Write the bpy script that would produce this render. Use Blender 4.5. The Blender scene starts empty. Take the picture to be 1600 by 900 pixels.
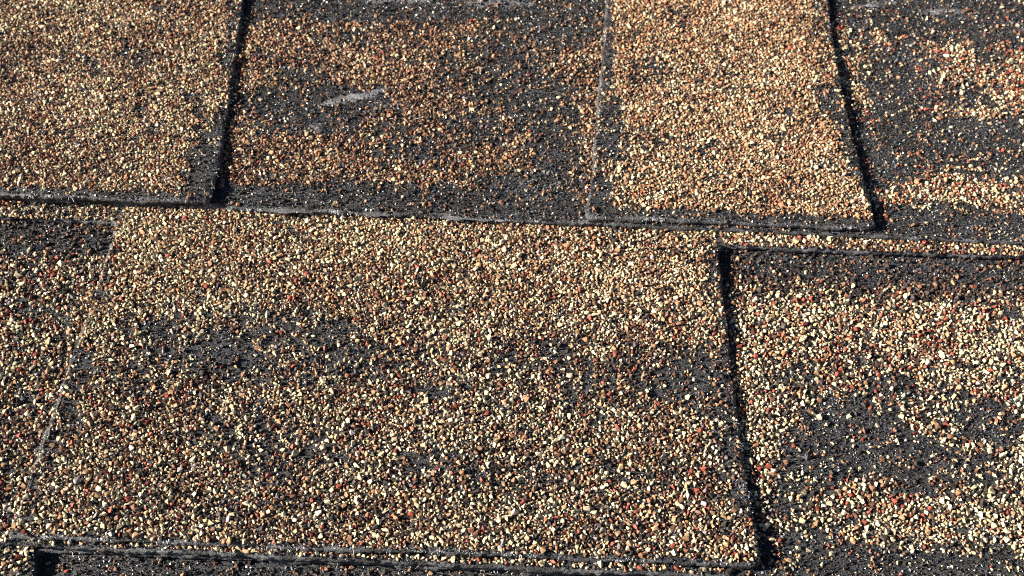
import bpy, bmesh, math, random
import numpy as np
from mathutils import Vector, Matrix
from mathutils.geometry import delaunay_2d_cdt

random.seed(7)
rng = np.random.default_rng(7)
scene = bpy.context.scene
MM = 0.001

# ------------------------------------------------------------------ camera (roof frame: x along the courses, y up the slope, z off the roof; millimetres)
SLOPE = math.radians(24.0)                      # pitch of the roof
VIEW = math.radians(50.0)                       # camera looks down on the roof plane at this angle
ROLL = math.radians(2.6)
FPX = 450.0 / 0.238                             # focal length in photo pixels (1600 wide)
R_ROOF = Matrix.Rotation(SLOPE, 4, 'X')
fwd = np.array([0.0, math.cos(VIEW), -math.sin(VIEW)])
r0 = np.array([1.0, 0.0, 0.0]); u0 = np.array([0.0, math.sin(VIEW), math.cos(VIEW)])
rgt = math.cos(ROLL) * r0 + math.sin(ROLL) * u0
upv = -math.sin(ROLL) * r0 + math.cos(ROLL) * u0


def hit(D, px, py, z):
    """Where the sight line through photo pixel (px, py) meets the roof-parallel plane at height z."""
    o = -fwd * D
    d = fwd * FPX + rgt * (px - 800.0) - upv * (py - 450.0)
    return o + d * ((z - o[2]) / d[2])


EXPOSURE_MM = 143.0                             # height of one course left uncovered
_e = hit(1.0, 620, 341, 0)[1] - hit(1.0, 500, 868, 0)[1]
DIST = EXPOSURE_MM / _e
CAM = -fwd * DIST

cam_data = bpy.data.cameras.new('camera')
cam = bpy.data.objects.new('camera', cam_data)
scene.collection.objects.link(cam)
cam_data.sensor_width = 36.0
cam_data.lens = 36.0 * FPX / 1600.0
cam_data.clip_start = 0.01
cam_data.clip_end = 200.0
_m = Matrix(((rgt[0], upv[0], -fwd[0], CAM[0] * MM), (rgt[1], upv[1], -fwd[1], CAM[1] * MM),
             (rgt[2], upv[2], -fwd[2], CAM[2] * MM), (0, 0, 0, 1)))
cam.matrix_world = R_ROOF @ _m
_f = hit(DIST, 800, 700, 5.0)
cam_data.dof.use_dof = True
cam_data.dof.focus_distance = float(np.dot(_f - CAM, fwd)) * MM
cam_data.dof.aperture_fstop = 28.0
scene.camera = cam

# ------------------------------------------------------------------ sky and sun
SUN_ROOF = Vector((-0.90, -0.09, 0.40)).normalized()     # towards the sun, roof frame
SUN = (R_ROOF.to_3x3() @ SUN_ROOF).normalized()
world = bpy.data.worlds.new('World'); scene.world = world; world.use_nodes = True
wn = world.node_tree
sky = wn.nodes.new('ShaderNodeTexSky'); sky.sky_type = 'NISHITA'; sky.sun_disc = False
sky.air_density = 0.25; sky.dust_density = 0.1
sky.sun_elevation = math.asin(SUN.z); sky.sun_rotation = math.atan2(SUN.x, SUN.y)
bg = wn.nodes['Background']; bg.inputs['Strength'].default_value = 0.05
wn.links.new(sky.outputs[0], bg.inputs['Color'])
sun_data = bpy.data.lights.new('sun', 'SUN'); sun_data.energy = 5.0; sun_data.angle = math.radians(0.5)
sun_data.color = (1.0, 0.915, 0.80)
sun = bpy.data.objects.new('sun', sun_data); scene.collection.objects.link(sun)
sun.location = SUN * 3.0
sun.rotation_euler = SUN.to_track_quat('Z', 'Y').to_euler()
vs = scene.view_settings
vs.view_transform = 'Standard'; vs.look = 'None'; vs.gamma = 1.0; vs.use_curve_mapping = False
vs.exposure = 1.48
scene.cycles.use_denoising = False
scene.cycles.max_bounces = 2; scene.cycles.diffuse_bounces = 1
scene.cycles.filter_width = 1.1
scene.cycles.sample_clamp_indirect = 4.0


# ------------------------------------------------------------------ materials
def new_mat(name):
    m = bpy.data.materials.new(name); m.use_nodes = True
    nt = m.node_tree
    return m, nt, nt.nodes['Principled BSDF']


def granule_mat(name, from_object):
    m, nt, p = new_mat(name)
    if from_object:
        c = nt.nodes.new('ShaderNodeObjectInfo'); col = c.outputs['Color']
    else:
        c = nt.nodes.new('ShaderNodeAttribute'); c.attribute_name = 'tint'; col = c.outputs['Color']
    tc = nt.nodes.new('ShaderNodeNewGeometry')
    n = nt.nodes.new('ShaderNodeTexNoise'); n.inputs['Scale'].default_value = 2600; n.inputs['Detail'].default_value = 3
    nt.links.new(tc.outputs['Position'], n.inputs['Vector'])
    r = nt.nodes.new('ShaderNodeMapRange'); r.inputs[1].default_value = .3; r.inputs[2].default_value = .7
    r.inputs[3].default_value = .72; r.inputs[4].default_value = 1.15
    nt.links.new(n.outputs[0], r.inputs[0])
    mx = nt.nodes.new('ShaderNodeMix'); mx.data_type = 'RGBA'; mx.blend_type = 'MULTIPLY'; mx.inputs[0].default_value = 1
    nt.links.new(col, mx.inputs[6]); nt.links.new(r.outputs[0], mx.inputs[7])
    nt.links.new(mx.outputs[2], p.inputs['Base Color'])
    p.inputs['Roughness'].default_value = .62
    p.inputs['Specular IOR Level'].default_value = .35
    b = nt.nodes.new('ShaderNodeBump'); b.inputs['Strength'].default_value = .35; b.inputs['Distance'].default_value = .0002
    nt.links.new(n.outputs[0], b.inputs['Height']); nt.links.new(b.outputs[0], p.inputs['Normal'])
    return m


def asphalt_mat(name, lo, hi, rough, start=.12):
    m, nt, p = new_mat(name)
    tc = nt.nodes.new('ShaderNodeNewGeometry')
    n1 = nt.nodes.new('ShaderNodeTexNoise'); n1.inputs['Scale'].default_value = 140; n1.inputs['Detail'].default_value = 6
    n2 = nt.nodes.new('ShaderNodeTexNoise'); n2.inputs['Scale'].default_value = 1500; n2.inputs['Detail'].default_value = 5
    n2.inputs['Roughness'].default_value = .65
    for n in (n1, n2): nt.links.new(tc.outputs['Position'], n.inputs['Vector'])
    ad = nt.nodes.new('ShaderNodeMath'); ad.operation = 'MULTIPLY'
    nt.links.new(n1.outputs[0], ad.inputs[0]); nt.links.new(n2.outputs[0], ad.inputs[1])
    rp = nt.nodes.new('ShaderNodeValToRGB')
    rp.color_ramp.elements[0].position = start; rp.color_ramp.elements[0].color = (*lo, 1)
    rp.color_ramp.elements[1].position = .42; rp.color_ramp.elements[1].color = (*hi, 1)
    nt.links.new(ad.outputs[0], rp.inputs[0]); nt.links.new(rp.outputs[0], p.inputs['Base Color'])
    p.inputs['Roughness'].default_value = rough
    b = nt.nodes.new('ShaderNodeBump'); b.inputs['Strength'].default_value = 1.0; b.inputs['Distance'].default_value = .0012
    nt.links.new(n2.outputs[0], b.inputs['Height']); nt.links.new(b.outputs[0], p.inputs['Normal'])
    return m


M_GRAN = granule_mat('mineral granule', False)
M_GRAN_OBJ = granule_mat('large mineral granule', True)
M_ASPH = asphalt_mat('weathered asphalt', (.006, .0063, .007), (.058, .062, .069), .40)
M_EDGE = asphalt_mat('cut edge of the mat', (.012, .0125, .014), (.24, .245, .26), .5, .2)
M_WORN_SUNLIT = asphalt_mat('worn grey edge and painted sunlight', (.03, .032, .036), (.26, .265, .28), .45, .15)  # wear along the laps; also the sunlight painted on the middle tab's left edge
M_SCUFF = asphalt_mat('scuffed grey asphalt', (.05, .053, .06), (.38, .39, .42), .40)
M_GRIT = granule_mat('asphalt grit', False)
M_GRIT.node_tree.nodes['Principled BSDF'].inputs['Roughness'].default_value = .24
M_GRIT.node_tree.nodes['Principled BSDF'].inputs['Specular IOR Level'].default_value = .6
M_FIB, _nt, _p = new_mat('glass fibre')
_p.inputs['Base Color'].default_value = (.62, .64, .66, 1); _p.inputs['Roughness'].default_value = .25
M_FELT = asphalt_mat('roofing felt', (.01, .01, .01), (.04, .04, .04), .8)


# ------------------------------------------------------------------ helpers
def vnoise(x, y, s, seed=0):
    """Smooth value noise in -1..1 at wavelength s (arrays)."""
    x = np.asarray(x, float) / s + seed * 17.31 + 1000; y = np.asarray(y, float) / s + seed * 9.17 + 1000
    xi = np.floor(x).astype(np.int64); yi = np.floor(y).astype(np.int64)
    fx = x - xi; fy = y - yi
    fx = fx * fx * (3 - 2 * fx); fy = fy * fy * (3 - 2 * fy)

    def h(a, b):
        v = (a * 374761393 + b * 668265263 + seed * 974711) & 0x7fffffff
        v = ((v ^ (v >> 13)) * 1274126177) & 0x7fffffff
        return ((v ^ (v >> 16)) & 0xffff) / 32767.5 - 1
    return (h(xi, yi) * (1 - fx) + h(xi + 1, yi) * fx) * (1 - fy) + (h(xi, yi + 1) * (1 - fx) + h(xi + 1, yi + 1) * fx) * fy


def fbm(x, y, s, seed=0):
    return vnoise(x, y, s, seed) * .55 + vnoise(x, y, s * .45, seed + 1) * .3 + vnoise(x, y, s * .2, seed + 2) * .15


def inside(poly, x, y):
    poly = np.asarray(poly); r = np.zeros(len(x), bool)
    for (x1, y1), (x2, y2) in zip(poly, np.roll(poly, -1, 0)):
        c = (y1 > y) != (y2 > y)
        if y1 != y2:
            r ^= c & (x < (x2 - x1) * (y - y1) / (y2 - y1) + x1)
    return r


def edge_dist(poly, x, y):
    poly = np.asarray(poly); d = np.full(len(x), 1e9)
    for a, b in zip(poly, np.roll(poly, -1, 0)):
        ab = b - a; l = (ab * ab).sum()
        if l < 1e-9: continue
        t = np.clip(((x - a[0]) * ab[0] + (y - a[1]) * ab[1]) / l, 0, 1)
        d = np.minimum(d, np.hypot(x - a[0] - t * ab[0], y - a[1] - t * ab[1]))
    return d


def to_photo(x, y, z):
    """Photo pixel of roof points: used to carry the wear survey of the photograph onto the roof."""
    dx, dy, dz = x - CAM[0], y - CAM[1], z - CAM[2]
    w = dx * fwd[0] + dy * fwd[1] + dz * fwd[2]
    return (800 + FPX * (dx * rgt[0] + dy * rgt[1] + dz * rgt[2]) / w,
            450 - FPX * (dx * upv[0] + dy * upv[1] + dz * upv[2]) / w)


# ------------------------------------------------------------------ the courses
T = 2.4                                          # thickness of each of the two layers
GAP = 0.2
H = 2 * T + GAP
Y_A = hit(DIST, 620, 341, H)[1]
Y_B = Y_A - EXPOSURE_MM
Y_C = Y_B - EXPOSURE_MM


def base_z(yk):
    return lambda x, y: H * (1 - (y - yk) / EXPOSURE_MM)


def undul(x, y, k):
    return .55 * vnoise(x, y, 38, 60 + k) + .30 * vnoise(x, y, 14, 40 + k) + .14 * vnoise(x, y, 4, 50 + k)


class Layer:
    """One asphalt layer: z of its top as a function of roof x, y (with gentle waves and lifted corners)."""
    def __init__(s, yk, top, seed, lifts=()):
        s.b = base_z(yk); s.top = top; s.seed = seed; s.lifts = lifts

    def lift(s, x, y):
        r = 0
        for lx, ly, rad, amt in s.lifts:
            r = r + amt * np.exp(-((x - lx) ** 2 + (y - ly) ** 2) / rad ** 2)
        return r

    def z(s, x, y):
        return s.b(x, y) + s.top + undul(np.asarray(x), np.asarray(y), s.seed) * (1 if s.top > T + .1 else .5) + s.lift(x, y)

    def P(s, px, py):
        z = s.top + H / 2
        for _ in range(4):
            h = hit(DIST, px, py, z); z = s.b(h[0], h[1]) + s.top
        return (float(h[0]), float(h[1]))

    def poly(s, pts):
        return [s.P(*p) for p in pts]


def wavy(poly, step=.8, amp=.55, seed=1):
    """Densify an outline and give it the torn waviness of a knife-cut mat."""
    poly = np.asarray(poly, float); out = []
    for a, b in zip(poly, np.roll(poly, -1, 0)):
        n = max(1, int(np.hypot(*(b - a)) / step))
        for i in range(n): out.append(a + (b - a) * i / n)
    out = np.array(out)
    t = np.roll(out, -1, 0) - np.roll(out, 1, 0); t /= np.maximum(np.linalg.norm(t, axis=1, keepdims=True), 1e-9)
    nrm = np.stack([t[:, 1], -t[:, 0]], 1)
    area = .5 * np.sum(out[:, 0] * np.roll(out[:, 1], -1) - np.roll(out[:, 0], -1) * out[:, 1])
    if area < 0: out = out[::-1]; nrm = -nrm[::-1]; nrm = nrm * 1.0
    t = np.roll(out, -1, 0) - np.roll(out, 1, 0); t /= np.maximum(np.linalg.norm(t, axis=1, keepdims=True), 1e-9)
    nrm = np.stack([t[:, 1], -t[:, 0]], 1)
    w = amp * (vnoise(out[:, 0], out[:, 1], 11, seed) + .55 * vnoise(out[:, 0], out[:, 1], 3.2, seed + 1) + .4 * vnoise(out[:, 0], out[:, 1], 1.1, seed + 2))
    return out + nrm * w[:, None], nrm


def sheet(poly, layer, thick, seed):
    """Solid layer with rounded, slightly ragged shoulders; returns verts, faces (roof mm)."""
    o, nrm = wavy(poly, seed=seed)
    n = len(o)
    verts = []; faces = []
    prof = ((-.15, thick, .25), (.10, .62 * thick, .30), (0.05, .38 * thick, .25), (-.25, .16 * thick, .12), (-.9, 0.0, 0))
    prev = None
    for off, dz, jit in prof:
        q = o + nrm * (off + jit * rng.uniform(-1, 1, n))[:, None]
        z = layer.z(q[:, 0], q[:, 1]) - dz
        idx = list(range(len(verts), len(verts) + n))
        verts += [(q[i, 0], q[i, 1], z[i]) for i in range(n)]
        if prev:
            for i in range(n):
                j = (i + 1) % n
                faces.append((prev[i], prev[j], idx[j], idx[i]))
        prev = idx; last = q
    xs = np.arange(o[:, 0].min(), o[:, 0].max(), 2.4); ys = np.arange(o[:, 1].min(), o[:, 1].max(), 2.4)
    gx, gy = np.meshgrid(xs, ys); gx = gx.ravel() + rng.uniform(-.6, .6, gx.size); gy = gy.ravel() + rng.uniform(-.6, .6, gy.size)
    k = inside(last, gx, gy); gx, gy = gx[k], gy[k]
    k = edge_dist(np.asarray(poly), gx, gy) > 2.0; gx, gy = gx[k], gy[k]
    pts = [Vector((a, b)) for a, b in last] + [Vector((a, b)) for a, b in zip(gx, gy)]
    vo, _, fo, *_ = delaunay_2d_cdt(pts, [], [list(range(n))], 1, 1e-5)
    cx = np.array([v.x for v in vo]); cy = np.array([v.y for v in vo]); cz = layer.z(cx, cy)
    b0 = len(verts)
    verts += list(zip(cx, cy, cz))
    faces += [tuple(b0 + i for i in f) for f in fo]
    return verts, faces


class Thing:
    def __init__(s, name, base, label, cat):
        s.base = np.array(base)
        e = bpy.data.objects.new(name, None); scene.collection.objects.link(e)
        e.empty_display_size = .02
        e.matrix_world = R_ROOF @ Matrix.Translation(Vector(base) * MM)
        e['label'] = label; e['category'] = cat; e['group'] = 'overlapping roof shingles'
        s.e = e


def link(name, me, parent, mat=None):
    ob = bpy.data.objects.new(name, me); scene.collection.objects.link(ob); ob.parent = parent
    if mat: me.materials.append(mat)
    return ob


def mesh_obj(name, verts, faces, th, parent, mat, smooth=True):
    v = (np.array(verts) - th.base) * MM
    me = bpy.data.meshes.new(name)
    me.from_pydata([tuple(a) for a in v], [], faces)
    bm = bmesh.new(); bm.from_mesh(me)
    bmesh.ops.remove_doubles(bm, verts=bm.verts, dist=1e-6)
    bmesh.ops.recalc_face_normals(bm, faces=bm.faces)
    bm.normal_update()
    for f in bm.faces:
        f.smooth = smooth
        if mat is M_ASPH and abs(f.normal.z) < .93: f.material_index = 1
    bm.to_mesh(me); bm.free()
    ob = link(name, me, parent, mat)
    if mat is M_ASPH: me.materials.append(M_EDGE)
    return ob


def split_faces(verts, faces, cls):
    """Sort faces into parts by the class of their centre; returns {class: (verts, faces)}."""
    va = np.array(verts); out = {}
    for f in faces:
        c = va[list(f)].mean(0)
        out.setdefault(cls(c[0], c[1]), []).append(f)
    res = {}
    for k, fs in out.items():
        used = sorted({i for f in fs for i in f}); mp = {i: j for j, i in enumerate(used)}
        res[k] = ([verts[i] for i in used], [tuple(mp[i] for i in f) for f in fs])
    return res


# ------------------------------------------------------------------ granule shapes
def rock(npts, squash, seed):
    r = random.Random(seed)
    bm = bmesh.new()
    while True:
        bm.clear(); ps = []
        while len(ps) < npts:
            v = Vector((r.gauss(0, 1), r.gauss(0, 1), r.gauss(0, 1))).normalized()
            if all((v - p).length > .62 for p in ps) or r.random() < .02: ps.append(v)
        for v in ps:
            q = Vector((math.copysign(abs(v.x) ** .7, v.x), math.copysign(abs(v.y) ** .7, v.y), math.copysign(abs(v.z) ** .7, v.z))) * r.uniform(.8, 1.2)
            bm.verts.new((q.x * squash[0], q.y * squash[1], q.z * squash[2]))
        res = bmesh.ops.convex_hull(bm, input=bm.verts)
        if len(bm.verts) == npts and not res['geom_interior'] and len(bm.faces) == 2 * npts - 4:
            break
    bmesh.ops.recalc_face_normals(bm, faces=bm.faces)
    bm.verts.index_update()
    v = np.array([p.co[:] for p in bm.verts]); f = np.array([[q.index for q in fc.verts] for fc in bm.faces])
    bm.free()
    return v, f


ROCKS = [rock(9, (random.uniform(.95, 1.25), random.uniform(.75, 1.0), random.uniform(.6, .95)), 100 + i) for i in range(32)]
CHIPS = [rock(5, (1.0, random.uniform(.7, 1), random.uniform(.5, .9)), 300 + i) for i in range(8)]


def rot_mats(n):
    q = rng.normal(size=(n, 4)); q /= np.linalg.norm(q, axis=1, keepdims=True)
    w, x, y, z = q.T
    return np.stack([np.stack([1 - 2 * (y * y + z * z), 2 * (x * y - z * w), 2 * (x * z + y * w)], 1),
                     np.stack([2 * (x * y + z * w), 1 - 2 * (x * x + z * z), 2 * (y * z - x * w)], 1),
                     np.stack([2 * (x * z - y * w), 2 * (y * z + x * w), 1 - 2 * (x * x + y * y)], 1)], 1)


def half_rot(n, tilt):
    """Random spin with limited tilt: a granule pressed flat-ish into the asphalt."""
    a = rng.uniform(0, 2 * np.pi, n); b = rng.normal(0, tilt, n); c = rng.normal(0, tilt, n)
    ca, sa, cb, sb, cc, sc = np.cos(a), np.sin(a), np.cos(b), np.sin(b), np.cos(c), np.sin(c)
    o = np.zeros(n); i = np.ones(n)
    rz = np.stack([np.stack([ca, -sa, o], 1), np.stack([sa, ca, o], 1), np.stack([o, o, i], 1)], 1)
    rx = np.stack([np.stack([i, o, o], 1), np.stack([o, cb, -sb], 1), np.stack([o, sb, cb], 1)], 1)
    ry = np.stack([np.stack([cc, o, sc], 1), np.stack([o, i, o], 1), np.stack([-sc, o, cc], 1)], 1)
    return rx @ ry @ rz


def scatter_mesh(name, shapes, pos, rad, cols, mats, th, parent, mat):
    n = len(pos)
    if n == 0: return None
    nv = len(shapes[0][0]); nf = len(shapes[0][1])
    SV = np.array([s[0] for s in shapes]); SF = np.array([s[1] for s in shapes])
    k = rng.integers(0, len(shapes), n)
    v = np.einsum('nij,nvj->nvi', mats, SV[k]) * rad[:, None, None] + pos[:, None, :]
    v = ((v - th.base) * MM).reshape(-1, 3)
    f = (SF[k] + (np.arange(n) * nv)[:, None, None]).reshape(-1)
    me = bpy.data.meshes.new(name)
    me.vertices.add(n * nv); me.vertices.foreach_set('co', v.ravel().astype(np.float32))
    me.loops.add(n * nf * 3); me.loops.foreach_set('vertex_index', f.astype(np.int32))
    me.polygons.add(n * nf); me.polygons.foreach_set('loop_start', (np.arange(n * nf) * 3).astype(np.int32))
    me.update(calc_edges=True)
    me.shade_flat()
    a = me.attributes.new('tint', 'FLOAT_COLOR', 'POINT')
    c = np.ones((n, nv, 4), np.float32); c[:, :, :3] = cols[:, None, :]
    a.data.foreach_set('color', c.ravel())
    ob = link(name, me, parent, mat); ob['kind'] = 'stuff'
    return ob


# cream, tan, brown, dark, red, orange, grey
PAL = np.array([(.66, .54, .335), (.45, .268, .142), (.22, .108, .060), (.050, .036, .030), (.31, .075, .045), (.46, .22, .11), (.30, .26, .25)])


def mix_cols(w, n, x, y):
    w = np.asarray(w, float); w = w / w.sum()
    # slow drift of the blend across the shingle
    d = np.clip(fbm(x, y, 24, 77) * 1.5, -1, 1)[:, None]
    W = w[None, :] * np.exp(d * np.array([.7, .1, -.6, -.6, -.5, .4, 0])[None, :])
    W /= W.sum(1, keepdims=True)
    cum = W.cumsum(1); u = rng.random(n)[:, None]
    k = np.minimum((u > cum).sum(1), len(w) - 1)
    c = PAL[k] * rng.lognormal(0, .17, n)[:, None] * (1 + rng.normal(0, .03, (n, 3)))
    return np.clip(c, .008, .8)


# bald patches seen in the photograph: (px, py, rx, ry, angle deg, strength)
BALD = {
    'tab_a1': [(320, 252, 24, 50, 12, 1.05), (346, 200, 14, 40, 8, .9), (215, 90, 26, 14, 0, .6), (130, 98, 24, 10, 20, .45), (228, 168, 16, 30, 0, .45),
               (300, 150, 30, 12, 60, .5), (250, 10, 14, 10, 0, .5), (360, 60, 12, 60, 8, .5), (20, 120, 14, 10, 0, .35), (310, 285, 22, 30, 0, .5), (150, 307, 260, 9, 2.2, 1.1)],
    'back_a': [(640, -5, 300, 32, 0, 1.5), (860, 20, 90, 48, 0, 1.1), (520, 170, 75, 32, -10, 1.2), (440, 165, 60, 34, 0, .8), (800, 120, 70, 70, 20, .62),
               (870, 200, 40, 90, 0, .75), (740, 200, 60, 34, 0, .55), (640, 230, 50, 20, 0, .5), (650, 322, 330, 24, 2.6, 1.6), (560, 300, 60, 18, 0, .7), (830, 290, 90, 26, 0, .75),
               (470, 120, 40, 20, 0, .5), (620, 190, 36, 20, 0, .5), (560, 60, 26, 14, 20, .35), (700, 120, 20, 30, 0, .4),
               (1480, 14, 165, 46, 2, 1.6), (1600, 35, 90, 34, 5, 1.3), (1350, 5, 60, 24, 0, 1.0), (1410, 140, 48, 64, -10, 1.1), (1400, 225, 54, 54, 0, 1.05), (1510, 228, 110, 42, 8, 1.1),
               (1590, 215, 60, 34, 0, .9), (1480, 150, 60, 22, 0, .55), (1440, 95, 40, 26, 0, .5), (1480, 362, 190, 30, 2.6, 1.7), (1400, 345, 40, 24, 0, 1.0), (1345, 60, 24, 60, 0, .5), (1560, 90, 20, 20, 0, .3)],
    'tab_a2': [(948, 60, 12, 90, 0, 1.0), (950, 210, 22, 60, 3, 1.0), (975, 250, 34, 22, 0, .6), (1010, 112, 34, 20, 0, .5), (1125, 125, 44, 18, 0, .3), (1005, 215, 40, 16, 0, .45),
               (1090, 228, 36, 12, 0, .3), (935, 310, 18, 50, 0, 1.0), (1300, 150, 22, 30, 20, .7), (1330, 215, 18, 60, -14, .8), (1285, 40, 14, 60, -8, .6), (1225, 215, 24, 10, 0, .35), (1060, 25, 24, 14, 0, .35), (1150, 344, 330, 11, 2.6, 1.2)],
    'tab_b1': [(400, 545, 190, 50, 4, .52), (900, 590, 160, 50, 5, .40), (430, 690, 120, 50, 10, .44), (800, 740, 160, 40, 0, .30), (345, 548, 70, 36, 5, .8), (470, 520, 90, 30, 8, .75), (570, 560, 60, 30, 0, .6), (260, 520, 50, 26, 0, .7), (420, 680, 60, 40, 20, .6), (390, 590, 40, 24, 0, .4), (655, 725, 40, 22, 0, .6), (500, 690, 40, 20, 0, .4),
               (1105, 590, 60, 44, 10, 1.15), (1010, 600, 50, 26, 0, .5), (1130, 640, 34, 40, 0, .7), (880, 560, 50, 20, 0, .5), (1150, 740, 26, 70, -8, .8), (1120, 430, 16, 60, -4, .7), (860, 745, 30, 22, 0, .45), (940, 650, 40, 20, 0, .35),
               (215, 590, 40, 24, 30, .5), (122, 590, 16, 60, 20, .75), (94, 680, 14, 60, 20, .65), (60, 760, 12, 50, 18, .5), (165, 430, 10, 50, 15, .5), (720, 610, 60, 20, 0, .35), (600, 480, 40, 14, 0, .25), (800, 575, 40, 16, 0, .35), (500, 868, 700, 10, 2.6, 1.2)],
    'back_b': [(40, 600, 130, 260, 0, .2), (60, 372, 130, 26, 2, .62), (1400, 418, 290, 24, 2.6, .72), (110, 385, 50, 24, 0, .6), (1330, 690, 100, 56, 0, 1.05), (1260, 700, 60, 40, 0, .8), (1440, 720, 110, 40, 10, .75), (1540, 660, 90, 36, 10, .75), (1420, 610, 70, 26, 10, .6), (1560, 580, 60, 16, 0, .4),
               (1400, 882, 240, 30, 2, 1.35), (1250, 850, 70, 26, 0, .7), (1370, 560, 50, 14, 0, .4), (1250, 600, 30, 26, 0, .35), (1560, 780, 60, 16, 0, .35), (1240, 770, 40, 30, 0, .5), (1310, 640, 90, 20, 0, .5)],
    'strip_b': [(80, 330, 130, 10, 2, .45), (1250, 389, 300, 3, 2.6, .4)],
    'tab_c': [(60, 885, 14, 40, 0, .9), (20, 895, 60, 14, 0, .3)],
    'strip_c': [(700, 884, 500, 10, 2.6, .5)],
    'back_c': [(600, 920, 640, 60, 2, .93)],
}
BLEND = {   # cream, tan, brown, dark, red, orange, grey
    'tab_a1': (.30, .32, .19, .12, .02, .04, .01), 'back_a': (.12, .28, .33, .16, .02, .08, .01), 'back_a_east': (.38, .17, .13, .08, .16, .08, .0),
    'tab_a2': (.29, .36, .12, .05, .01, .17, .0), 'tab_b1': (.39, .18, .19, .16, .05, .01, .02), 'b1_top': (.42, .33, .11, .05, .02, .06, .01), 'back_b_west': (.31, .20, .19, .15, .10, .02, .03),
    'back_b': (.60, .12, .07, .07, .08, .05, .01), 'strip_b': (.36, .24, .14, .12, .07, .05, .02), 'tab_c': (.74, .12, .05, .05, .02, .01, .01),
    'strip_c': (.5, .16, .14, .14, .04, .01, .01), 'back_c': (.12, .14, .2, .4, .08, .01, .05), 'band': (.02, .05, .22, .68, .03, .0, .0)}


DENSE = {'tab_a1': .92, 'tab_a2': .97, 'back_a': .78, 'tab_b1': .98, 'back_b': .90, 'strip_b': .9, 'tab_c': .95, 'strip_c': .8, 'back_c': .7}


def keep_prob(key, px, py, x, y, d, worn=False):
    n = fbm(x, y, 9, 5); n2 = vnoise(x, y, 3.0, 9)
    b = np.zeros(len(px))
    for cx, cy, rx, ry, an, s in BALD[key]:
        a = math.radians(an); dx = px - cx; dy = py - cy
        u = (dx * math.cos(a) + dy * math.sin(a)) / rx; v = (-dx * math.sin(a) + dy * math.cos(a)) / ry
        q = np.sqrt(u * u + v * v) + .34 * n + .26 * n2
        b = np.maximum(b, s * np.clip((1.45 - q) / .8, 0, 1))
    if worn: return b
    rim = np.clip((1.35 + 1.6 * n - d) / 1.0, 0, 1)
    if 'strip' not in key: b = np.maximum(b, rim * .92)
    base = DENSE[key] - .22 * np.clip(fbm(x, y, 16, 12) * 2.0, -.4, 1)
    return np.clip(base - b, {'tab_b1': .2, 'back_b': .12, 'back_a': .09}.get(key, .06) * np.where(b > 1.25, .25, 1), 1)


CLASSES = ((.98, .03), (.84, .09), (.70, .28), (.58, .75), (.47, 1.6), (.37, 2.3), (.29, 1.9))   # half-size mm, tries per mm2
BIG_LIMIT = 300


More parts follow.
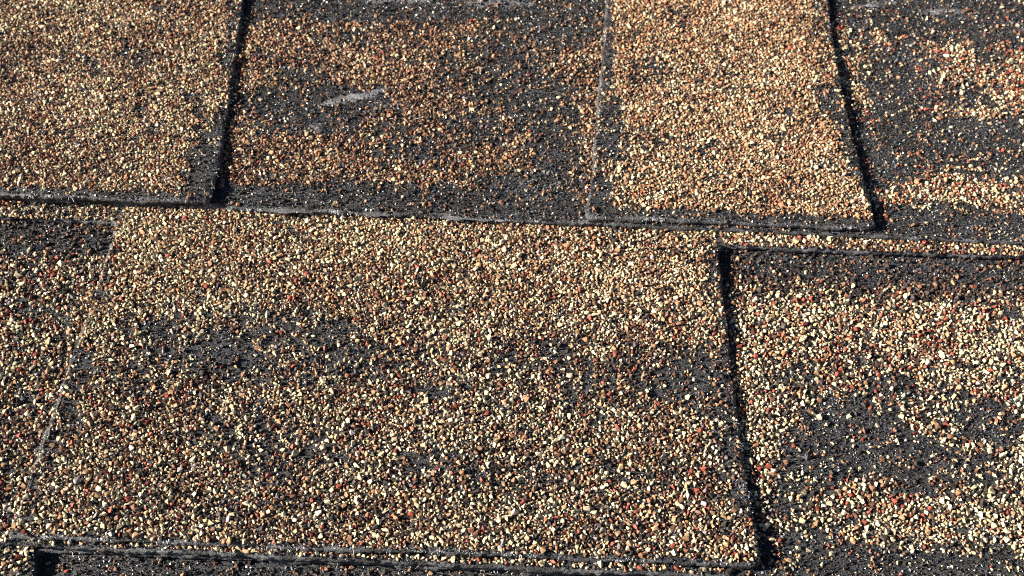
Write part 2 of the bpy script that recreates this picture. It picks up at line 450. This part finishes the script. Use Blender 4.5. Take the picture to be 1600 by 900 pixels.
def granulate(key, blend, th, parent, layer, poly, excl, big, grit=2.0, window=None):
    pa = np.asarray(poly)
    x0, y0 = pa.min(0); x1, y1 = pa.max(0)
    if window: x0, y0, x1, y1 = max(x0, window[0]), max(y0, window[1]), min(x1, window[2]), min(y1, window[3])
    area = (x1 - x0) * (y1 - y0)
    cell = 2.0; grid = {}
    PX, PY, PR = [], [], []

    def region(x, y, m):
        ok = inside(poly, x, y)
        x, y = x[ok], y[ok]
        for e in excl:
            q = inside(e, x, y)
            x, y = x[~q], y[~q]
        d = edge_dist(poly, x, y)
        q = d > m
        return x[q], y[q], d[q]

    sc = {'tab_b1': 1.05, 'back_b': 1.13, 'tab_a1': .97, 'tab_c': 1.12}.get(key, 1.03)
    for r, dens in CLASSES:
        r = r * sc
        n = int(area * dens / sc ** 2)
        x = rng.uniform(x0, x1, n); y = rng.uniform(y0, y1, n)
        x, y, d = region(x, y, .15 if 'strip' in key else .7)
        px, py = to_photo(x, y, layer.z(x, y))
        q = (px > -110) & (px < 1710) & (py > -55) & (py < 980)
        x, y, d, px, py = x[q], y[q], d[q], px[q], py[q]
        fld = .75 * vnoise(x, y, 1.35, 91) + .25 * vnoise(x, y, 3.6, 92)
        u = np.empty(len(x)); u[np.argsort(fld)] = (np.arange(len(x)) + .5) / max(len(x), 1)
        u = np.clip(u + rng.normal(0, .10, len(x)), 0, 1)
        q = u < keep_prob(key, px, py, x, y, d)
        x, y = x[q], y[q]
        rr = r * rng.uniform(.9, 1.12, len(x))
        for a, b, c in zip(x.tolist(), y.tolist(), rr.tolist()):
            i, j = int(a // cell), int(b // cell)
            ok = True
            for ii in (i - 1, i, i + 1):
                for jj in (j - 1, j, j + 1):
                    g = grid.get((ii, jj))
                    if g:
                        for (e, f, h) in g:
                            s = (c + h) * .80
                            if (a - e) ** 2 + (b - f) ** 2 < s * s: ok = False; break
                    if not ok: break
                if not ok: break
            if ok:
                grid.setdefault((i, j), []).append((a, b, c)); PX.append(a); PY.append(b); PR.append(c)
    x = np.array(PX); y = np.array(PY); r = np.array(PR); n = len(x)
    z = layer.z(x, y) + r * rng.uniform(.1, .75, n)
    px, py = to_photo(x, y, z)
    cols = np.empty((n, 3))
    names = blend(px, py) if callable(blend) else np.array([blend] * n)
    for nm in np.unique(names):
        q = names == nm
        cols[q] = mix_cols(BLEND[nm], int(q.sum()), x[q], y[q])
    # where the surface is worn, more of the surviving granules are the dark ones
    wb = np.clip(keep_prob(key, px, py, x, y, np.full(n, 9.0), worn=True), 0, 1)
    q = rng.random(n) < wb * .45
    cols[q] = PAL[rng.choice([2, 3, 3], int(q.sum()))] * rng.lognormal(0, .25, int(q.sum()))[:, None]
    pos = np.stack([x, y, z], 1)
    # dark grit: the fine mineral and dust that is left where the granules have gone
    m = int(area * grit)
    gx = rng.uniform(x0, x1, m); gy = rng.uniform(y0, y1, m)
    gx, gy, gd = region(gx, gy, .2)
    oc = np.zeros((int((x1 - x0) / .25) + 12, int((y1 - y0) / .25) + 12), bool)
    ix = ((x - x0) / .25).astype(int) + 4; iy = ((y - y0) / .25).astype(int) + 4
    for di in range(-4, 5):
        for dj in range(-4, 5):
            q = math.hypot(di, dj) * .25 < r * .72
            oc[ix[q] + di, iy[q] + dj] = True
    q = ~oc[((gx - x0) / .25).astype(int) + 4, ((gy - y0) / .25).astype(int) + 4]
    gx, gy = gx[q], gy[q]
    gz = layer.z(gx, gy); gpx, gpy = to_photo(gx, gy, gz)
    q = (gpx > -70) & (gpx < 1670) & (gpy > -30) & (gpy < 950)
    gx, gy, gz = gx[q], gy[q], gz[q]; m = len(gx)
    gr = np.clip(rng.lognormal(math.log(.285), .40, m), .12, .66)
    pale = fbm(gx, gy, 12, 31) > .18
    tone = np.where(rng.random(m) < np.where(pale, .32, .12), rng.uniform(.07, .24, m), rng.uniform(.008, .042, m))
    gc = tone[:, None] * np.array([1.1, 1.16, 1.26])
    tint = rng.random(m) < .08
    gc[tint] = PAL[rng.integers(0, 3, int(tint.sum()))] * .7
    scatter_mesh('grit', CHIPS, np.stack([gx, gy, gz + gr * rng.uniform(.2, .6, m)], 1), gr, gc, rot_mats(m), th, parent, M_GRIT)
    # the granules that show largest in the photograph become parts of their own
    seen = (px > 0) & (px < 1600) & (py > 0) & (py < 900)
    size = r / np.hypot(np.hypot(x - CAM[0], y - CAM[1]), z - CAM[2])
    order = np.argsort(np.where(seen, -size, 0))
    take = order[:big]; take = take[seen[take]]
    rest = np.ones(n, bool); rest[take] = False
    for i in take:
        me = BIG[random.randrange(len(BIG))]
        ob = bpy.data.objects.new('granule', me); scene.collection.objects.link(ob); ob.parent = parent
        ob.location = (pos[i] - th.base) * MM
        ob.rotation_euler = (random.gauss(0, .5), random.gauss(0, .5), random.uniform(0, 6.28))
        s = r[i] * MM; ob.scale = (s, s, s)
        ob.color = (*cols[i], 1)
    scatter_mesh('granules', ROCKS, pos[rest], r[rest], cols[rest], half_rot(int(rest.sum()), .9), th, parent, M_GRAN)
    return n


BIG = []
for _v, _f in ROCKS[:12]:
    _me = bpy.data.meshes.new('granule'); _me.from_pydata([tuple(a) for a in _v], [], [tuple(int(i) for i in a) for a in _f]); _me.shade_flat()
    _me.materials.append(M_GRAN_OBJ); BIG.append(_me)


def fibres(th, parent, layer, runs, seed):
    """Glass strands of the mat sticking out of a cut edge. runs: (px0, py0, px1, py1, count, out_px_x, out_px_y)."""
    r = random.Random(seed); V = []; F = []
    for ax, ay, bx, by, cnt, ox, oy in runs:
        tufts = [r.random() for _ in range(max(2, cnt // 18))]
        for _ in range(int(cnt * 1.3)):
            t = r.random() if r.random() < .3 else min(max(r.choice(tufts) + r.gauss(0, .012), 0), 1)
            p = layer.P(ax + (bx - ax) * t, ay + (by - ay) * t)
            q = layer.P(ax + (bx - ax) * t + ox * 20, ay + (by - ay) * t + oy * 20)
            o = Vector((q[0] - p[0], q[1] - p[1], 0)).normalized()
            px, py = p[0] + r.gauss(0, .5) - o.x * .8, p[1] + r.gauss(0, .5) - o.y * .8
            a = Vector((px, py, float(layer.z(px, py)) + r.uniform(-.5, .15)))
            d = (o * r.uniform(.3, 1) + Vector((r.gauss(0, .55), r.gauss(0, .55), r.gauss(-.15, .25)))).normalized()
            L = r.uniform(.2, .9) if r.random() < .93 else r.uniform(.9, 2.2); w = r.uniform(.025, .06) if L < .9 else .018
            s = d.cross(Vector((0, 0, 1))).normalized() * w; u = d.cross(s).normalized() * w
            bend = Vector((r.gauss(0, .25), r.gauss(0, .25), r.gauss(-.1, .2))) * L
            st = [a, a + d * L * .5 + bend * .3, a + d * L + bend]
            k = len(V)
            for c in st:
                V += [c + s, c - s * .5 + u, c - s * .5 - u]
            for m in (0, 3):
                for i in range(3):
                    j = (i + 1) % 3
                    F.append((k + m + i, k + m + j, k + m + 3 + j, k + m + 3 + i))
            F += [(k + 2, k + 1, k), (k + 6, k + 7, k + 8)]
    ob = mesh_obj('glass_fibres', [tuple(v) for v in V], F, th, parent, M_FIB, smooth=False)
    ob['kind'] = 'stuff'
    return ob


def scuff_or_light(th, parent, layer, pts, width, height, seed, mat=None):
    """A smear of scraped, paler asphalt, or a painted sunlit edge: a low uneven mound along a line."""
    P = [Vector((*layer.P(*p), 0)) for p in pts]
    V = []; F = []; nseg = 40; ncr = 9
    L = [0]
    for a, b in zip(P, P[1:]): L.append(L[-1] + (b - a).length)
    for i in range(nseg + 1):
        s = L[-1] * i / nseg; k = 0
        while k < len(P) - 2 and s > L[k + 1]: k += 1
        d = (P[k + 1] - P[k]); c = P[k] + d * ((s - L[k]) / (L[k + 1] - L[k])); d.normalize(); nn = Vector((-d.y, d.x, 0))
        e = math.sin(math.pi * min(max(i / nseg, .0), 1)) ** .5
        wd = width * (.25 + .75 * e) * (1 + .7 * float(vnoise(s, 0, 1.8, seed)))
        for j in range(ncr + 1):
            t = j / ncr * 2 - 1
            q = c + nn * (t * wd)
            z = float(layer.z(q.x, q.y)) - .12 + (height + .12) * (1 - t * t) * e * (.7 + .5 * float(vnoise(q.x, q.y, .9, seed + 1)))
            V.append((q.x, q.y, z))
    for i in range(nseg):
        for j in range(ncr):
            a = i * (ncr + 1) + j
            F.append((a, a + 1, a + ncr + 2, a + ncr + 1))
    return mesh_obj('scuff_or_painted_light', V, F, th, parent, mat or M_SCUFF)


# ------------------------------------------------------------------ the roof underneath
def deck():
    x0, x1, y0, y1 = -420, 420, Y_C - 40, Y_A + 260
    bm = bmesh.new()
    v = [bm.verts.new(Vector((x, y, z)) * MM) for z in (-15, -3) for x, y in ((x0, y0), (x1, y0), (x1, y1), (x0, y1))]
    for f in ((3, 2, 1, 0), (4, 5, 6, 7), (0, 1, 5, 4), (1, 2, 6, 5), (2, 3, 7, 6), (3, 0, 4, 7)): bm.faces.new([v[i] for i in f])
    me = bpy.data.meshes.new('roof_deck'); bm.to_mesh(me); bm.free(); me.materials.append(M_FELT)
    o = bpy.data.objects.new('roof_deck', me); scene.collection.objects.link(o); o.matrix_world = R_ROOF
    o['kind'] = 'structure'


deck()

# ------------------------------------------------------------------ lower course (only its top edge is in view)
C = Thing('asphalt_shingle', (0, Y_C, 0), 'shingle of the lowest course, a dark sliver along the bottom with a cream corner tab', 'shingle')
lc_back = Layer(Y_C, T, 21); lc_top = Layer(Y_C, 2 * T, 22)
c_poly = lc_top.poly([(-230, 800), (1850, 880), (1850, 934), (1300, 911), (1000, 899), (500, 877), (250, 867), (66, 860), (58, 864), (54, 905), (48, 960), (38, 1030), (-230, 1022)])
cut_x = c_poly[8][0]
c_split_x = lc_top.P(60, 866)
v, f = sheet(c_poly, lc_top, T, 61)
strip_y_c = c_poly[7][1]
parts = split_faces(v, f, lambda x, y: 'tab' if x < c_split_x[0] and y < strip_y_c + 3 else 'head_strip')
c_tab = mesh_obj('tab', *parts['tab'], C, C.e, M_ASPH)
c_strip = mesh_obj('head_strip', *parts['head_strip'], C, C.e, M_ASPH)
cb_poly = lc_back.poly([(-230, 800), (1850, 880), (1850, 1060), (-230, 1030)])
v, f = sheet(cb_poly, lc_back, T, 62)
c_back = mesh_obj('backing_layer', v, f, C, C.e, M_ASPH)

# ------------------------------------------------------------------ middle course
B = Thing('asphalt_shingle', (0, Y_B, 0), 'middle shingle with the broad speckled cream and brown tab between two recesses', 'shingle')
lb_back = Layer(Y_B, T, 11)
_c = lb_back.P(1180, 875)
lb_top = Layer(Y_B, 2 * T, 12, lifts=((_c[0], _c[1] + 10, 28, .7), (_c[0] - 95, _c[1], 30, .35)))
b_pts = [(-230, 280), (1850, 340), (1850, 411), (1600, 401), (1450, 396), (1300, 391), (1180, 386), (1132, 385), (1122, 394), (1127, 440), (1136, 505), (1140, 545), (1146, 600), (1155, 670), (1165, 735),
         (1174, 790), (1182, 840), (1187, 876), (1178, 885), (1000, 876), (800, 868), (600, 860), (400, 852), (200, 844), (30, 838), (13, 834), (20, 815), (46, 748), (78, 660), (110, 560), (140, 482), (165, 403), (181, 353), (176, 345), (100, 342), (0, 339), (-230, 331)]
b_poly = lb_top.poly(b_pts)
v, f = sheet(b_poly, lb_top, T, 51)
bl, br = lb_top.P(181, 350), lb_top.P(1124, 390)
parts = split_faces(v, f, lambda x, y: 'tab' if (y < bl[1] - 1 and x < 0 or y < br[1] - 1 and x > 0 or bl[0] < x < br[0]) else ('west' if x < 0 else 'east'))
b_tab = mesh_obj('tab', *parts['tab'], B, B.e, M_ASPH)
b_strip_w = mesh_obj('head_strip', *parts['west'], B, B.e, M_ASPH)
b_strip = mesh_obj('head_strip', *parts['east'], B, B.e, M_ASPH)
_l, _r = lb_back.P(-230, 850)[0], lb_back.P(1850, 850)[0]
bb_poly = [(lb_back.P(-230, 300)[0], Y_A + 12), (lb_back.P(1850, 300)[0], Y_A + 12), (lb_back.P(1850, 400)[0], Y_B + 90), (_r, Y_B), (_l, Y_B), (lb_back.P(-230, 400)[0], Y_B + 90)]
v, f = sheet(bb_poly, lb_back, T, 52)
b_back = mesh_obj('backing_layer', v, f, B, B.e, M_ASPH)

# ------------------------------------------------------------------ upper course
A = Thing('asphalt_shingle', (0, Y_A, 0), 'upper shingle with two tan tabs and worn dark recesses beside them', 'shingle')
la_back = Layer(Y_A, T, 1)
_c = la_back.P(330, 312)
la1 = Layer(Y_A, 2 * T, 2, lifts=((_c[0], _c[1] + 8, 30, .9),))
_c = la_back.P(1366, 355)
la2 = Layer(Y_A, 2 * T, 3, lifts=((_c[0], _c[1] + 10, 26, .5),))
a1_poly = la1.poly([(-230, -90), (385, -90), (383, -30), (378, 20), (368, 90), (358, 165), (346, 235), (335, 290), (329, 311), (322, 316), (240, 313), (120, 308), (0, 303), (-230, 293)])
a2_poly = la2.poly([(953, -90), (948, 0), (941, 100), (931, 200), (924, 280), (917, 330), (921, 338), (1000, 341), (1150, 347), (1280, 353), (1358, 357), (1368, 353), (1352, 290), (1331, 205), (1311, 120), (1297, 30), (1286, -90)])
_x0, _x1 = la_back.P(-230, 300)[0], la_back.P(1850, 300)[0]
ab_poly = [(_x0, Y_A), (_x1, Y_A), (la_back.P(1850, -90)[0], la_back.P(800, -90)[1]), (la_back.P(-230, -90)[0], la_back.P(800, -90)[1])]
v, f = sheet(ab_poly, la_back, T, 43)
a_back = mesh_obj('backing_layer', v, f, A, A.e, M_ASPH)
v, f = sheet(a1_poly, la1, T, 41)
a_tab1 = mesh_obj('tab', v, f, A, A.e, M_ASPH)
v, f = sheet(a2_poly, la2, T, 42)
a_tab2 = mesh_obj('tab', v, f, A, A.e, M_ASPH)

# ------------------------------------------------------------------ granules
c_tab_poly = [p for p in c_poly]


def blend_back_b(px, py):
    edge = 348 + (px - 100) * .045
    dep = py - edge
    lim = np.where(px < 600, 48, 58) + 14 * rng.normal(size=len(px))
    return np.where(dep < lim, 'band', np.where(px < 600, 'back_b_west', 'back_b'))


def blend_b_top(px, py):
    return np.where((px < 180) & (py < 346), 'strip_b', 'tab_b1')


N = 0
N += granulate('tab_a1', 'tab_a1', A, a_tab1, la1, a1_poly, [], 110)
N += granulate('tab_a2', 'tab_a2', A, a_tab2, la2, a2_poly, [], 90)
N += granulate('back_a', lambda px, py: np.where(px > 1200, 'back_a_east', 'back_a'), A, a_back, la_back, ab_poly, [a1_poly, a2_poly], 100, grit=2.6)
TAB_TOP_B = bl[1]
b1_only = [(x, y) for x, y in b_poly]
# the tab proper and the strip above the recesses share one sheet: sort by place
tab_zone = [(bl[0], Y_A + 3)] + [lb_top.P(*p) for p in reversed(b_pts[8:33])] + [(br[0], Y_A + 3)]
N += granulate('tab_b1', lambda px, py: np.where(py + 30 * rng.normal(size=len(py)) < 490, 'b1_top', 'tab_b1'), B, b_tab, lb_top, tab_zone, [], 190)
ws = [(lb_top.P(-230, 331)[0], Y_A + 3), (bl[0], Y_A + 3), lb_top.P(176, 345), lb_top.P(0, 339), lb_top.P(-230, 331)]
es = [(br[0], Y_A + 3), (lb_top.P(1850, 400)[0], Y_A + 3), lb_top.P(1850, 411), lb_top.P(1450, 396), lb_top.P(1132, 385)]
N += granulate('strip_b', 'strip_b', B, b_strip_w, lb_top, ws, [], 10)
N += granulate('strip_b', 'strip_b', B, b_strip, lb_top, es, [], 20)
N += granulate('back_b', blend_back_b, B, b_back, lb_back, bb_poly, [b_poly], 80, grit=2.6)
ct = [(lc_top.P(-230, 850)[0], Y_B + 3), (c_split_x[0], Y_B + 3)] + [lc_top.P(*p) for p in ((58, 868), (54, 905), (48, 960), (38, 1030), (-230, 1022))]
N += granulate('tab_c', 'tab_c', C, c_tab, lc_top, ct, [], 60)
cs = [(c_split_x[0], Y_B + 3), (lc_top.P(1300, 900)[0], Y_B + 3)] + [lc_top.P(*p) for p in ((1300, 910), (1000, 897), (500, 875), (250, 865), (66, 858))]
N += granulate('strip_c', 'strip_c', C, c_strip, lc_top, cs, [], 40)
N += granulate('back_c', 'back_c', C, c_back, lc_back, cb_poly, [c_poly], 40, grit=2.8)

# ------------------------------------------------------------------ fibres, scuffs and the painted sunlit edge
fibres(A, a_tab1, la1, [(352, 200, 336, 285, 60, 1, .1), (346, 210, 338, 240, 170, .6, .5), (336, 290, 330, 305, 50, 1, .3), (0, 305, 60, 307, 70, 0, 1), (60, 307, 320, 315, 120, 0, 1), (372, 60, 358, 160, 40, 1, 0)], 1)
fibres(A, a_tab2, la2, [(920, 338, 1040, 343, 120, 0, 1), (1040, 343, 1350, 357, 70, 0, 1), (946, 20, 922, 300, 60, -1, 0)], 2)
fibres(A, a_back, la_back, [(350, 326, 500, 333, 110, 0, 1), (500, 333, 915, 349, 170, 0, 1), (1380, 366, 1600, 377, 40, 0, 1)], 3)
fibres(B, b_tab, lb_top, [(20, 838, 600, 860, 170, 0, 1), (600, 860, 1180, 885, 170, 0, 1), (1150, 650, 1180, 830, 80, 1, 0), (178, 360, 20, 820, 160, -1, 0)], 4)
fibres(C, c_strip, lc_top, [(66, 863, 1000, 903, 60, 0, 1)], 5)
scuff_or_light(A, a_back, la_back, [(492, 166), (530, 156), (572, 148), (612, 136)], 3.0, .75, 1)
scuff_or_light(A, a_back, la_back, [(482, 205), (492, 198), (504, 192)], 2.4, .45, 2)
scuff_or_light(A, a_back, la_back, [(1325, 12), (1370, 6), (1410, 2)], 2.4, .36, 3)
scuff_or_light(A, a_back, la_back, [(720, 6), (780, 3), (850, 8)], 4.0, .36, 4)
scuff_or_light(A, a_back, la_back, [(560, 4), (620, -2), (680, 2)], 3.2, .32, 14)
scuff_or_light(A, a_back, la_back, [(1430, 22), (1490, 16), (1530, 20)], 2.6, .3, 15)
scuff_or_light(A, a_back, la_back, [(560, 178), (620, 160), (660, 168)], 1.2, .3, 9)
for k, (th_, par_, lay_, p0, p1) in enumerate(((A, a_tab1, la1, (0, 302), (60, 304)), (A, a_tab1, la1, (200, 309), (250, 311)), (A, a_back, la_back, (410, 328), (500, 331)), (A, a_back, la_back, (560, 334), (610, 336)),
                                               (A, a_back, la_back, (690, 340), (770, 343)), (A, a_tab2, la2, (950, 337), (1040, 341)), (A, a_tab1, la1, (346, 205), (338, 245)), (B, b_tab, lb_top, (1158, 745), (1166, 790)))):
    scuff_or_light(th_, par_, lay_, [p0, ((p0[0] + p1[0]) / 2, (p0[1] + p1[1]) / 2), p1], .9, .2, 20 + k, M_WORN_SUNLIT)
for k, (p0, p1) in enumerate((((181, 358), (160, 425)), ((146, 475), (112, 570)), ((108, 580), (72, 690)), ((66, 705), (38, 785)), ((34, 795), (20, 832)))):  # thin pale strips: sunlight on the tab's left edge, painted as colour
    scuff_or_light(B, b_tab, lb_top, [(p0[0] + 1, p0[1]), ((p0[0] + p1[0]) / 2 + 1, (p0[1] + p1[1]) / 2), (p1[0] + 1, p1[1])], .55, .3, 40 + k, M_WORN_SUNLIT)
scuff_or_light(B, b_back, lb_back, [(1250, 712), (1275, 720)], 1.6, .45, 5)
scuff_or_light(B, b_back, lb_back, [(94, 368), (110, 362), (123, 356)], 1.2, .5, 6)
print('granules', N, 'dist', DIST, 'tris', sum(len(o.data.polygons) for o in scene.objects if o.type == 'MESH'))
